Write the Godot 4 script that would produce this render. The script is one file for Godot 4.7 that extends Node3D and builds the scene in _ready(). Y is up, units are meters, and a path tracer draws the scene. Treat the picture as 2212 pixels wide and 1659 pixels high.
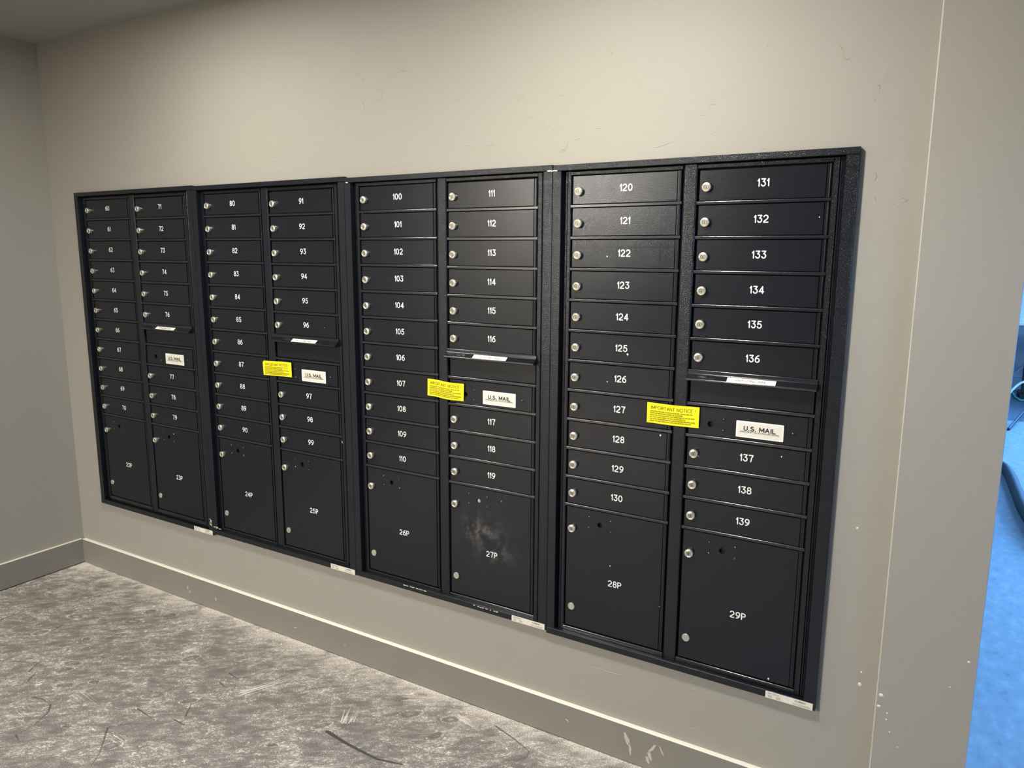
extends Node3D
# A wall of black apartment mailboxes in a freshly painted mail room, with a daylit room beyond an opening on the right.

const EXPOSURE := 1.0
const LAMP_ENERGY := 3.5
const LAMP_COLOR := Color(1.0, 0.98, 0.94)
const SKY_ENERGY := 30.0
const CEIL := 2.456
const TIER := 0.0889
const TOP := 1.768                     # height of the first door line above the floor

var M := {}
var rng := RandomNumberGenerator.new()
var used := {}

# ------------------------------------------------------------------ geometry
class Geo:
	var v := PackedVector3Array()
	var n := PackedVector3Array()
	var uv := PackedVector2Array()
	var ix := PackedInt32Array()

	func vert(p: Vector3, nn: Vector3, t := Vector2.ZERO) -> int:
		v.append(p); n.append(nn); uv.append(t)
		return v.size() - 1

	# corners counter-clockwise as seen from outside
	func quad(a: Vector3, b: Vector3, c: Vector3, d: Vector3, ua := Vector2(0, 1), ub := Vector2(1, 1), uc := Vector2(1, 0), ud := Vector2(0, 0)):
		var nn := (c - a).cross(d - b).normalized()
		var i := vert(a, nn, ua); vert(b, nn, ub); vert(c, nn, uc); vert(d, nn, ud)
		ix.append_array(PackedInt32Array([i, i + 2, i + 1, i, i + 3, i + 2]))

	func tri(a: Vector3, b: Vector3, c: Vector3):
		var nn := (b - a).cross(c - a).normalized()
		var i := vert(a, nn); vert(b, nn); vert(c, nn)
		ix.append_array(PackedInt32Array([i, i + 2, i + 1]))

	func smooth_quad(ps: Array, ns: Array):
		var i := v.size()
		for k in 4:
			vert(ps[k], ns[k])
		ix.append_array(PackedInt32Array([i, i + 2, i + 1, i, i + 3, i + 2]))

	func box(a: Vector3, b: Vector3, c := 0.0):
		# box from corner a to corner b, front (+z) edges chamfered by c
		var x0 := a.x; var y0 := a.y; var z0 := a.z; var x1 := b.x; var y1 := b.y; var z1 := b.z
		var zf := z1 - c
		quad(Vector3(x0 + c, y0 + c, z1), Vector3(x1 - c, y0 + c, z1), Vector3(x1 - c, y1 - c, z1), Vector3(x0 + c, y1 - c, z1))
		quad(Vector3(x1, y0, z0), Vector3(x0, y0, z0), Vector3(x0, y1, z0), Vector3(x1, y1, z0))
		quad(Vector3(x0, y0, z0), Vector3(x0, y0, zf), Vector3(x0, y1, zf), Vector3(x0, y1, z0))
		quad(Vector3(x1, y0, zf), Vector3(x1, y0, z0), Vector3(x1, y1, z0), Vector3(x1, y1, zf))
		quad(Vector3(x0, y1, zf), Vector3(x1, y1, zf), Vector3(x1, y1, z0), Vector3(x0, y1, z0))
		quad(Vector3(x0, y0, z0), Vector3(x1, y0, z0), Vector3(x1, y0, zf), Vector3(x0, y0, zf))
		if c > 0.0:
			quad(Vector3(x0, y0, zf), Vector3(x1, y0, zf), Vector3(x1 - c, y0 + c, z1), Vector3(x0 + c, y0 + c, z1))
			quad(Vector3(x0 + c, y1 - c, z1), Vector3(x1 - c, y1 - c, z1), Vector3(x1, y1, zf), Vector3(x0, y1, zf))
			quad(Vector3(x0, y0, zf), Vector3(x0 + c, y0 + c, z1), Vector3(x0 + c, y1 - c, z1), Vector3(x0, y1, zf))
			quad(Vector3(x1 - c, y0 + c, z1), Vector3(x1, y0, zf), Vector3(x1, y1, zf), Vector3(x1 - c, y1 - c, z1))

	# a profile of (y, z) points, counter-clockwise seen from +x, swept from x0 to x1
	func sweep_x(pts: Array, x0: float, x1: float):
		var m := pts.size()
		for k in m:
			var p: Vector2 = pts[k]; var q: Vector2 = pts[(k + 1) % m]
			quad(Vector3(x0, p.x, p.y), Vector3(x1, p.x, p.y), Vector3(x1, q.x, q.y), Vector3(x0, q.x, q.y))
		for k in range(1, m - 1):
			tri(Vector3(x1, pts[0].x, pts[0].y), Vector3(x1, pts[k + 1].x, pts[k + 1].y), Vector3(x1, pts[k].x, pts[k].y))
			tri(Vector3(x0, pts[0].x, pts[0].y), Vector3(x0, pts[k].x, pts[k].y), Vector3(x0, pts[k + 1].x, pts[k + 1].y))

	# a profile of (x, z) points running left to right over the front, swept from y0 to y1
	func sweep_y(pts: Array, y0: float, y1: float):
		for k in pts.size() - 1:
			var p: Vector2 = pts[k]; var q: Vector2 = pts[k + 1]
			quad(Vector3(p.x, y0, p.y), Vector3(q.x, y0, q.y), Vector3(q.x, y1, q.y), Vector3(p.x, y1, p.y))
		for k in range(1, pts.size() - 1):
			tri(Vector3(pts[0].x, y1, pts[0].y), Vector3(pts[k].x, y1, pts[k].y), Vector3(pts[k + 1].x, y1, pts[k + 1].y))
			tri(Vector3(pts[0].x, y0, pts[0].y), Vector3(pts[k + 1].x, y0, pts[k + 1].y), Vector3(pts[k].x, y0, pts[k].y))

	# a rounded edge along x: arc of radius r about (cy, cz) in the y-z plane from angle a0 to a1 (0 = +z, 90 = +y), smooth
	func roll_x(cy: float, cz: float, r: float, a0: float, a1: float, x0: float, x1: float, seg := 10):
		for k in seg:
			var a := deg_to_rad(lerpf(a0, a1, float(k) / seg)); var b := deg_to_rad(lerpf(a0, a1, float(k + 1) / seg))
			var na := Vector3(0, sin(a), cos(a)); var nb := Vector3(0, sin(b), cos(b))
			var o := Vector3(0, cy, cz)
			smooth_quad([o + na * r + Vector3(x0, 0, 0), o + na * r + Vector3(x1, 0, 0), o + nb * r + Vector3(x1, 0, 0), o + nb * r + Vector3(x0, 0, 0)], [na, na, nb, nb])

	# the same along y: angle 0 = +z, 90 = +x, from the smaller to the larger angle
	func roll_y(cx: float, cz: float, r: float, a0: float, a1: float, y0: float, y1: float, seg := 10):
		for k in seg:
			var a := deg_to_rad(lerpf(a0, a1, float(k) / seg)); var b := deg_to_rad(lerpf(a0, a1, float(k + 1) / seg))
			var na := Vector3(sin(a), 0, cos(a)); var nb := Vector3(sin(b), 0, cos(b))
			var o := Vector3(cx, 0, cz)
			smooth_quad([o + na * r + Vector3(0, y0, 0), o + nb * r + Vector3(0, y0, 0), o + nb * r + Vector3(0, y1, 0), o + na * r + Vector3(0, y1, 0)], [na, nb, nb, na])

	# (radius, z) points turned about the z axis through c
	func lathe(pts: Array, c: Vector3, seg := 28):
		for k in pts.size() - 1:
			var p: Vector2 = pts[k]; var q: Vector2 = pts[k + 1]
			var d := (q - p).normalized()
			var sn := Vector2(d.y, -d.x)          # outwards for a profile that runs from the wall to the tip
			for s in seg:
				var a := TAU * s / seg; var b := TAU * (s + 1) / seg
				var ca := Vector3(cos(a), sin(a), 0); var cb := Vector3(cos(b), sin(b), 0)
				var na := (ca * sn.x + Vector3(0, 0, sn.y)).normalized(); var nb := (cb * sn.x + Vector3(0, 0, sn.y)).normalized()
				smooth_quad([c + ca * p.x + Vector3(0, 0, p.y), c + cb * p.x + Vector3(0, 0, p.y), c + cb * q.x + Vector3(0, 0, q.y), c + ca * q.x + Vector3(0, 0, q.y)], [na, nb, nb, na])

	func tube(path: Array, r: float, seg := 10):
		var rings := []
		var norms := []
		for k in path.size():
			var t: Vector3 = (path[mini(k + 1, path.size() - 1)] - path[maxi(k - 1, 0)]).normalized()
			var side := t.cross(Vector3.UP if absf(t.y) < 0.95 else Vector3.RIGHT).normalized()
			var up := side.cross(t)
			var ring := []
			var nr := []
			for s in seg:
				var a := TAU * s / seg
				var d := side * cos(a) + up * sin(a)
				ring.append(path[k] + d * r); nr.append(d)
			rings.append(ring); norms.append(nr)
		for k in path.size() - 1:
			for s in seg:
				var s2 := (s + 1) % seg
				smooth_quad([rings[k][s], rings[k + 1][s], rings[k + 1][s2], rings[k][s2]], [norms[k][s], norms[k + 1][s], norms[k + 1][s2], norms[k][s2]])
		for s in range(1, seg - 1):
			tri(rings[0][0], rings[0][s], rings[0][s + 1])
			tri(rings[-1][0], rings[-1][s + 1], rings[-1][s])

	func disc(c: Vector3, rx: float, ry: float, seg := 10, turn := 0.0):
		for s in seg:
			var a := TAU * s / seg; var b := TAU * (s + 1) / seg
			tri(c, c + Vector3(rx * cos(a), ry * sin(a), 0).rotated(Vector3.BACK, turn), c + Vector3(rx * cos(b), ry * sin(b), 0).rotated(Vector3.BACK, turn))

	# a rounded little drop standing on a surface that faces +z
	func drop(c: Vector3, rx: float, ry: float, h: float):
		var seg := 8
		for s in seg:
			var a := TAU * s / seg; var b := TAU * (s + 1) / seg
			var ea := Vector3(cos(a) * rx, sin(a) * ry, 0); var eb := Vector3(cos(b) * rx, sin(b) * ry, 0)
			quad(c + ea, c + eb, c + eb * 0.6 + Vector3(0, 0, h * 0.8), c + ea * 0.6 + Vector3(0, 0, h * 0.8))
			tri(c + Vector3(0, 0, h), c + ea * 0.6 + Vector3(0, 0, h * 0.8), c + eb * 0.6 + Vector3(0, 0, h * 0.8))

	func fill(mesh: ArrayMesh, m: Material):
		var a := []
		a.resize(Mesh.ARRAY_MAX)
		a[Mesh.ARRAY_VERTEX] = v; a[Mesh.ARRAY_NORMAL] = n; a[Mesh.ARRAY_TEX_UV] = uv; a[Mesh.ARRAY_INDEX] = ix
		mesh.add_surface_from_arrays(Mesh.PRIMITIVE_TRIANGLES, a)
		mesh.surface_set_material(mesh.get_surface_count() - 1, m)

func mesh_of(g: Geo, m: Material) -> ArrayMesh:
	var am := ArrayMesh.new()
	g.fill(am, m)
	return am

# ------------------------------------------------------------------ scene nodes
func numbered(called: String) -> String:
	var k: int = used.get(called, 0)
	used[called] = k + 1
	return called if k == 0 else "%s_%03d" % [called, k]

func part(called: String, mesh: Mesh, parent: Node, at := Vector3.ZERO) -> MeshInstance3D:
	var o := MeshInstance3D.new()
	var key := "%d/%s" % [parent.get_instance_id(), called]
	var k: int = used.get(key, 0)
	used[key] = k + 1
	o.name = called if k == 0 else "%s_%03d" % [called, k]
	o.mesh = mesh; o.position = at
	o.cast_shadow = GeometryInstance3D.SHADOW_CASTING_SETTING_ON
	parent.add_child(o, true)
	return o

func built(called: String, g: Geo, m: Material, parent: Node, at := Vector3.ZERO) -> MeshInstance3D:
	return part(called, mesh_of(g, m), parent, at)

func tag(o: Node, label: String, category: String, group := ""):
	o.set_meta("label", label); o.set_meta("category", category)
	if group != "":
		o.set_meta("group", group)

func thing(called: String, label: String, category: String, at := Vector3.ZERO, group := "") -> Node3D:
	var o := Node3D.new()
	o.name = numbered(called); o.position = at
	add_child(o)
	tag(o, label, category, group)
	return o

func struct(called: String, g: Geo, m: Material, label: String, category: String) -> MeshInstance3D:
	var o := built(called, g, m, self)
	o.set_meta("kind", "structure")
	tag(o, label, category)
	return o

# ------------------------------------------------------------------ stroke lettering: points in units of the cap height, "/" lifts the pen
var FONT := {
	"0": "o.30,.5,.30,.5", "1": ".0,.74 .17,1 .17,0", "2": "a.29,.70,.29,.30,160,-35 .04,.12 .02,0 .60,0", "3": ".03,1 .54,1 .30,.62/a.28,.31,.28,.31,95,-160",
	"4": ".46,0 .46,1 .0,.26 .62,.26", "5": ".54,1 .12,1 .06,.56/a.28,.32,.30,.32,140,-160", "6": "o.29,.30,.29,.30/a.55,.34,.55,.66,185,95", "7": ".0,1 .58,1 .38,.60 .26,0",
	"8": "o.28,.76,.24,.24/o.28,.27,.28,.27", "9": "o.29,.70,.29,.30/a.03,.66,.55,.66,5,-85", "P": ".0,0 .0,1 .28,1/a.28,.73,.27,.27,90,-90/.28,.46 .0,.46",
	"A": ".0,0 .32,1 .64,0/.12,.36 .52,.36", "B": ".0,0 .0,1 .26,1/a.26,.77,.22,.23,90,-90/.26,.54 .0,.54/a.28,.27,.26,.27,90,-90/.28,0 .0,0", "C": "a.40,.5,.40,.5,42,318",
	"D": ".0,0 .0,1 .20,1/a.20,.5,.40,.5,90,-90/.20,0 .0,0", "E": ".46,1 .0,1 .0,0 .46,0/.0,.52 .42,.52", "F": ".46,1 .0,1 .0,0/.0,.52 .42,.52", "G": "a.42,.5,.42,.5,42,318/.73,.17 .80,.44 .46,.44",
	"H": ".0,0 .0,1/.60,0 .60,1/.0,.52 .60,.52", "I": ".06,0 .06,1", "K": ".0,0 .0,1/.52,1 .0,.42/.18,.58 .56,0", "L": ".0,1 .0,0 .46,0", "M": ".0,0 .0,1 .36,.22 .72,1 .72,0", "N": ".0,0 .0,1 .60,0 .60,1",
	"O": "o.42,.5,.42,.5", "R": ".0,0 .0,1 .28,1/a.28,.74,.26,.26,90,-90/.28,.48 .0,.48/.26,.48 .54,0", "S": "a.27,.75,.23,.25,40,250/a.27,.25,.27,.25,85,-150", "T": ".0,1 .56,1/.28,1 .28,0",
	"U": ".0,1 .0,.28/a.28,.28,.28,.28,180,360/.56,.28 .56,1", "V": ".0,1 .30,0 .60,1", "W": ".0,1 .22,0 .42,.9 .62,0 .84,1", "X": ".0,0 .56,1/.0,1 .56,0", "Y": ".0,1 .30,.5 .60,1/.30,.5 .30,0", "-": ".0,.42 .30,.42", ".": ".04,.0 .07,.0", "!": ".08,1 .08,.30/.08,.02 .09,.0", "'": ".05,1 .05,.8", "J": ".36,1 .36,.2/a.18,.2,.18,.2,0,-180", "Z": ".0,1 .56,1 .0,0 .56,0", "Q": "o.42,.5,.42,.5/.5,.25 .8,-.05",
}
const SPACE := 0.42
var strokes_of := {}

func strokes(ch: String) -> Dictionary:
	if strokes_of.has(ch):
		return strokes_of[ch]
	var lines := []
	var wide := 0.0
	for piece: String in String(FONT.get(ch, "")).split("/", false):
		var pts := PackedVector2Array()
		if piece[0] == "o" or piece[0] == "a":
			var toks := piece.substr(1).split(" ", false)
			var f := toks[0].split_floats(",")
			var a0 := 0.0 if piece[0] == "o" else f[4]
			var a1 := 360.0 if piece[0] == "o" else f[5]
			var steps := maxi(4, int(absf(a1 - a0) / 20.0))
			for k in steps + 1:
				var a := deg_to_rad(lerpf(a0, a1, float(k) / steps))
				pts.append(Vector2(f[0] + f[2] * cos(a), f[1] + f[3] * sin(a)))
			for k in range(1, toks.size()):
				var q := toks[k].split_floats(",")
				pts.append(Vector2(q[0], q[1]))
		else:
			for t in piece.split(" ", false):
				var q := t.split_floats(",")
				pts.append(Vector2(q[0], q[1]))
		for p in pts:
			wide = maxf(wide, p.x)
		lines.append(pts)
	strokes_of[ch] = {"lines": lines, "wide": wide}
	return strokes_of[ch]

func text_width(s: String, gap: float) -> float:
	var w := 0.0
	for ch in s:
		w += (SPACE if ch == " " else strokes(ch).wide + gap)
	return w - gap

# draws s into g; place maps a point of the text plane (metres) to space; h is the cap height of the pen's middle line, t the pen's width
func write(g: Geo, s: String, at: Vector2, h: float, t: float, gap: float, place: Callable, stretch := 1.0, caps := true):
	var x := 0.0
	var lift := 0.0                        # overlapping strokes lie a hair above each other
	for ch in s:
		if ch == " ":
			x += SPACE
			continue
		var d := strokes(ch)
		for line: PackedVector2Array in d.lines:
			for k in line.size():
				var p := at + Vector2((line[k].x + x) * h * stretch, line[k].y * h)
				if caps:
					lift = fmod(lift + 0.00002, 0.00030)
					var up := Vector3(0, 0, lift)
					for q in 8:
						var a := TAU * q / 8; var b := TAU * (q + 1) / 8
						g.tri(place.call(p) + up, place.call(p + Vector2(cos(a), sin(a)) * t / 2) + up, place.call(p + Vector2(cos(b), sin(b)) * t / 2) + up)
				if k + 1 < line.size():
					lift = fmod(lift + 0.00002, 0.00030)
					var up2 := Vector3(0, 0, lift)
					var q2 := at + Vector2((line[k + 1].x + x) * h * stretch, line[k + 1].y * h)
					var side := (q2 - p).orthogonal().normalized() * t / 2
					g.quad(place.call(p + side) + up2, place.call(q2 + side) + up2, place.call(q2 - side) + up2, place.call(p - side) + up2)
		x += d.wide + gap

func flat(z: float) -> Callable:
	return func(p: Vector2) -> Vector3: return Vector3(p.x, p.y, z)

# ------------------------------------------------------------------ materials
func noise_tex(freq: float, size: int, as_normal: bool, strength := 4.0, seed_ := 1, type := FastNoiseLite.TYPE_SIMPLEX_SMOOTH, octaves := 4, ramp: Gradient = null) -> NoiseTexture2D:
	var f := FastNoiseLite.new()
	f.noise_type = type; f.frequency = freq; f.seed = seed_; f.fractal_octaves = octaves
	var t := NoiseTexture2D.new()
	t.width = size; t.height = size; t.noise = f; t.seamless = true; t.generate_mipmaps = true
	t.as_normal_map = as_normal; t.bump_strength = strength
	if ramp:
		t.color_ramp = ramp
	return t

func mat(c: Color, rough: float, metal := 0.0) -> StandardMaterial3D:
	var m := StandardMaterial3D.new()
	m.albedo_color = c; m.roughness = rough; m.metallic = metal
	return m

func bumped(m: StandardMaterial3D, tex: Texture2D, per_metre: float, strength: float) -> StandardMaterial3D:
	m.normal_enabled = true; m.normal_texture = tex; m.normal_scale = strength
	m.uv1_triplanar = true; m.uv1_world_triplanar = true
	m.uv1_scale = Vector3.ONE * per_metre
	return m

func materials():
	var grain := noise_tex(0.10, 512, true, 4.0, 3, FastNoiseLite.TYPE_SIMPLEX_SMOOTH, 2)
	var peel := noise_tex(0.03, 512, true, 3.0, 7, FastNoiseLite.TYPE_SIMPLEX_SMOOTH, 3)
	M.wall = bumped(mat(Color(0.62, 0.605, 0.567), 0.6), peel, 1.6, 0.12)
	M.base = bumped(mat(Color(0.525, 0.512, 0.482), 0.34), peel, 1.6, 0.05)
	M.far_wall = mat(Color(0.30, 0.30, 0.31), 0.8)  # kept dark so the black doors mirror less light
	M.ceiling = mat(Color(0.60, 0.59, 0.58), 0.9)
	M.black = bumped(mat(Color(0.080, 0.091, 0.12), 0.20), grain, 6.0, 0.32)
	M.black.metallic_specular = 0.50
	M.panel = bumped(mat(Color(0.078, 0.088, 0.115), 0.19), grain, 8.0, 0.13)
	M.panel.metallic_specular = 0.50
	M.rail = mat(Color(0.085, 0.095, 0.12), 0.17)
	M.rail.metallic_specular = 0.85
	M.void = mat(Color(0.03, 0.03, 0.035), 0.8)
	M.gloss_black = mat(Color(0.42, 0.42, 0.43), 0.2, 0.95)
	M.nickel = mat(Color(0.92, 0.90, 0.84), 0.30, 0.85)
	M.lock_core = mat(Color(0.62, 0.60, 0.55), 0.4, 0.8)
	M.brushed = mat(Color(0.80, 0.78, 0.73), 0.42, 0.75)
	M.white = mat(Color(0.93, 0.93, 0.91), 0.6)
	M.label = mat(Color(0.90, 0.885, 0.83), 0.45)
	M.label_edge = mat(Color(0.96, 0.95, 0.92), 0.45)
	M.ink = mat(Color(0.08, 0.08, 0.09), 0.6)
	M.grey_ink = mat(Color(0.42, 0.41, 0.39), 0.7)
	M.yellow = mat(Color(0.99, 0.94, 0.05), 0.55)
	M.dark_yellow_ink = mat(Color(0.27, 0.25, 0.03), 0.7)
	M.pale_ink = mat(Color(0.55, 0.51, 0.04), 0.7)
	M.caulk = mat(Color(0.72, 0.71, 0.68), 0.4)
	M.dust = mat(Color(0.93, 0.91, 0.85), 0.8)  # near-white of the painted highlight on the baseboard tops
	M.plaster = mat(Color(0.88, 0.86, 0.80), 0.9)
	M.rubber = mat(Color(0.07, 0.07, 0.075), 0.6)
	M.cable_white = mat(Color(0.92, 0.92, 0.90), 0.5)
	M.cable_green = mat(Color(0.55, 0.80, 0.70), 0.5)
	M.room_wall = mat(Color(0.46, 0.46, 0.47), 0.7)
	M.room_trim = mat(Color(0.42, 0.43, 0.45), 0.5)
	M.steel_dark = mat(Color(0.08, 0.085, 0.10), 0.5, 0.2)
	var gl := mat(Color(0.9, 0.95, 1.0, 0.08), 0.02)
	gl.transparency = BaseMaterial3D.TRANSPARENCY_ALPHA
	M.glass = gl
	var lens := mat(Color(1, 1, 1), 0.5)
	lens.emission_enabled = true; lens.emission = LAMP_COLOR; lens.emission_energy_multiplier = 3.0
	M.lens = lens
	M.floor = mat(Color.WHITE, 0.8)
	M.floor.albedo_texture = dusty_floor()
	var ramp := Gradient.new()
	ramp.offsets = PackedFloat32Array([0.0, 0.30, 0.50, 0.62, 1.0])
	ramp.colors = PackedColorArray([Color(0.58, 0.58, 0.58), Color(0.66, 0.66, 0.65), Color(0.67, 0.67, 0.66), Color(0.68, 0.68, 0.665), Color(0.76, 0.76, 0.74)])
	M.room_floor = mat(Color.WHITE, 0.62)
	M.room_floor.albedo_texture = noise_tex(0.010, 1024, false, 1.0, 21, FastNoiseLite.TYPE_SIMPLEX_SMOOTH, 6, ramp)
	M.room_floor.uv1_triplanar = true; M.room_floor.uv1_world_triplanar = true; M.room_floor.uv1_scale = Vector3(1.6, 1.0, 0.9)
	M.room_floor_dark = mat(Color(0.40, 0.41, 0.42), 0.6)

# ------------------------------------------------------------------ the dusty floor: plaster dust trodden over grey concrete
const FX0 := -0.30
const FW := 3.20
const FD := 1.28

func put(px: PackedFloat32Array, w: int, h: int, x: float, z: float, r: float, value: float, amount: float):
	var cx := (x - FX0) / FW * w; var cz := z / FD * h
	var rr := r / FW * w
	for j in range(int(cz - rr - 1), int(cz + rr + 2)):
		if j < 0 or j >= h:
			continue
		for i in range(int(cx - rr - 1), int(cx + rr + 2)):
			if i < 0 or i >= w:
				continue
			var d := Vector2(i - cx, j - cz).length() / maxf(rr, 0.3)
			var k := clampf(1.3 - d, 0.0, 1.0) * amount
			if k > 0.0:
				px[j * w + i] = lerpf(px[j * w + i], value, minf(k, 1.0))

func scrape(px: PackedFloat32Array, w: int, h: int, pts: Array, r0: float, r1: float, value: float, amount: float):
	# pts are x, z pairs; radius and strength run from r0 to r1
	var total := 0.0
	for k in range(0, pts.size() - 2, 2):
		total += Vector2(pts[k + 2] - pts[k], pts[k + 3] - pts[k + 1]).length()
	var gone := 0.0
	for k in range(0, pts.size() - 2, 2):
		var a := Vector2(pts[k], pts[k + 1]); var b := Vector2(pts[k + 2], pts[k + 3])
		var n := maxi(2, int(a.distance_to(b) / 0.0012))
		for s in n:
			var p := a.lerp(b, float(s) / n)
			var t := (gone + a.distance_to(p)) / total
			put(px, w, h, p.x, p.y, lerpf(r0, r1, t), value, amount * (1.0 - 0.45 * t))
		gone += a.distance_to(b)

func dusty_floor() -> ImageTexture:
	var w := 2048; var h := 1024
	var crack := FastNoiseLite.new()            # thin curled rims of dust
	crack.seed = 11; crack.noise_type = FastNoiseLite.TYPE_SIMPLEX_SMOOTH; crack.frequency = 0.055
	crack.fractal_octaves = 2; crack.fractal_gain = 0.5
	crack.domain_warp_enabled = true; crack.domain_warp_amplitude = 24.0; crack.domain_warp_frequency = 0.025
	var flake := FastNoiseLite.new()            # flakes pressed into the floor
	flake.seed = 23; flake.noise_type = FastNoiseLite.TYPE_SIMPLEX_SMOOTH; flake.frequency = 0.12; flake.fractal_octaves = 2
	flake.domain_warp_enabled = true; flake.domain_warp_amplitude = 40.0; flake.domain_warp_frequency = 0.008
	var patch := FastNoiseLite.new()
	patch.seed = 5; patch.frequency = 0.009; patch.fractal_octaves = 4; patch.noise_type = FastNoiseLite.TYPE_SIMPLEX_SMOOTH
	var fine := FastNoiseLite.new()
	fine.seed = 9; fine.frequency = 0.30; fine.fractal_octaves = 2; fine.noise_type = FastNoiseLite.TYPE_SIMPLEX_SMOOTH
	var smear := FastNoiseLite.new()
	smear.seed = 15; smear.frequency = 0.030; smear.fractal_octaves = 4; smear.noise_type = FastNoiseLite.TYPE_SIMPLEX_SMOOTH
	smear.domain_warp_enabled = true; smear.domain_warp_amplitude = 60.0; smear.domain_warp_frequency = 0.006
	var px := PackedFloat32Array()
	px.resize(w * h)
	var rot := Vector2(0.80, -0.60)
	for j in h:
		var z := FD * j / h
		var near := exp(-z / 0.068)                # swept-up dust along the foot of the wall
		var jj := j * 0.8                          # texels are a little shorter in depth
		for i in w:
			var along := i * rot.x + jj * rot.y
			var across := -i * rot.y + jj * rot.x
			var pa := patch.get_noise_2d(i, jj)
			var c := crack.get_noise_2d(along * 0.8, across * 1.3)
			var k := flake.get_noise_2d(along * 0.6, across * 1.35)
			var f := fine.get_noise_2d(i, jj)
			var s := smear.get_noise_2d(along * 0.6, across * 1.6)
			var v := 0.515 + 0.05 * pa + 0.11 * s + 0.13 * f
			v = lerpf(v, 0.94 + 0.08 * f, (1.0 - smoothstep(0.012, 0.055 + 0.05 * maxf(s, 0.0), absf(c))) * clampf(0.55 + 1.4 * pa + 1.2 * s, 0.0, 0.95))
			v = lerpf(v, 0.80 + 0.16 * f, smoothstep(0.34 - 0.36 * pa - 0.30 * s, 0.62 - 0.36 * pa - 0.30 * s, k + 0.15 * f) * 0.8)
			v = lerpf(v, 0.92 + 0.34 * f, near * clampf(0.95 + 0.8 * pa + 0.5 * s, 0.45, 1.0))
			px[j * w + i] = v
	rng.seed = 4
	# bundles of pale parallel drag marks
	for q in 70:
		var c := Vector2(rng.randf_range(-0.2, 2.8), rng.randf_range(0.06, 1.2))
		var a := rng.randf_range(-1.5, 0.3)
		var l := rng.randf_range(0.03, 0.13)
		for k in rng.randi_range(3, 9):
			var o := Vector2(rng.randf_range(-0.02, 0.02), rng.randf_range(-0.012, 0.012)) + Vector2(-sin(a), cos(a)) * 0.005 * (k - 3)
			var d := Vector2(cos(a), sin(a)) * l * rng.randf_range(0.5, 1.0)
			scrape(px, w, h, [c.x + o.x, c.y + o.y, c.x + o.x + d.x, c.y + o.y + d.y], 0.0013, 0.0007, rng.randf_range(0.8, 1.0), 0.7)
	for m in [[1.355, 0.375, 1.458, 0.148], [0.915, 0.295, 0.952, 0.216], [0.425, 0.194, 0.536, 0.074], [1.785, 0.309, 1.745, 0.227], [2.094, 0.091, 2.193, 0.113]]:
		for k in 9:
			var o := Vector2(rng.randf_range(-0.025, 0.025), rng.randf_range(-0.015, 0.015))
			scrape(px, w, h, [m[0] + o.x, m[1] + o.y, lerpf(m[0], m[2], rng.randf_range(0.5, 1.0)) + o.x, lerpf(m[1], m[3], rng.randf_range(0.5, 1.0)) + o.y], 0.0030, 0.0012, 0.88, 0.42)
	# trodden patches with a pale broken rim
	for q in 44:
		var c := Vector2(rng.randf_range(-0.2, 2.8), rng.randf_range(0.10, 1.15))
		if q == 0:
			c = Vector2(0.99, 0.32)
		if q == 1:
			c = Vector2(1.095, 0.545)
		var a := rng.randf_range(-1.3, -0.2); var rx := rng.randf_range(0.018, 0.05); var ry := rx * rng.randf_range(0.35, 0.6)
		for k in 40:
			var t := TAU * k / 40
			var e := Vector2(cos(t) * rx, sin(t) * ry).rotated(a)
			put(px, w, h, c.x + e.x * 0.55, c.y + e.y * 0.55, 0.009, 0.40, 0.16)
			if rng.randf() < 0.55:
				put(px, w, h, c.x + e.x, c.y + e.y, 0.0022, 0.97, 0.9)
	# dark slivers and scuffs
	for q in 50:
		var c := Vector2(rng.randf_range(-0.2, 2.7), rng.randf_range(0.1, 1.2)); var a := rng.randf_range(-1.4, 0.6); var l := rng.randf_range(0.012, 0.05)
		scrape(px, w, h, [c.x, c.y, c.x + cos(a) * l, c.y + sin(a) * l], 0.0018, 0.0008, 0.33, 0.5)
	for m in [[0.746, 0.772, 0.783, 0.76, 0.837, 0.762], [0.842, 0.762, 0.881, 0.791, 0.912, 0.852, 0.92, 0.904], [0.562, 0.692, 0.513, 0.619], [0.624, 0.726, 0.58, 0.668], [1.134, 0.737, 1.19, 0.785, 1.233, 0.822, 1.272, 0.875], [1.117, 0.622, 1.226, 0.632], [1.284, 0.597, 1.333, 0.597, 1.367, 0.581], [1.296, 0.565, 1.248, 0.505], [1.226, 0.373, 1.268, 0.382], [1.204, 0.314, 1.268, 0.324], [0.319, 0.469, 0.295, 0.405], [0.041, 0.544, 0.047, 0.441], [0.916, 0.911, 0.964, 0.923]]:
		scrape(px, w, h, m, 0.0034, 0.0016, 0.28, 0.55)
	scrape(px, w, h, [1.761, 0.379, 1.80, 0.384, 1.846, 0.391, 1.932, 0.397, 1.992, 0.399, 2.073, 0.378], 0.0075, 0.0040, 0.27, 0.85)
	scrape(px, w, h, [2.214, 0.070, 2.301, 0.096, 2.372, 0.124, 2.381, 0.150, 2.358, 0.191], 0.0035, 0.0020, 0.36, 0.6)
	# a spill of dust in the corner
	for k in 240:
		var r := absf(rng.randfn(0.0, 0.11)); var t := rng.randf_range(0.0, PI / 2)
		put(px, w, h, -0.25 + r * cos(t) * 1.6, 0.012 + r * sin(t), rng.randf_range(0.004, 0.02), rng.randf_range(0.84, 0.95), 0.35)
	var data := PackedByteArray()
	data.resize(w * h * 3)
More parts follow.
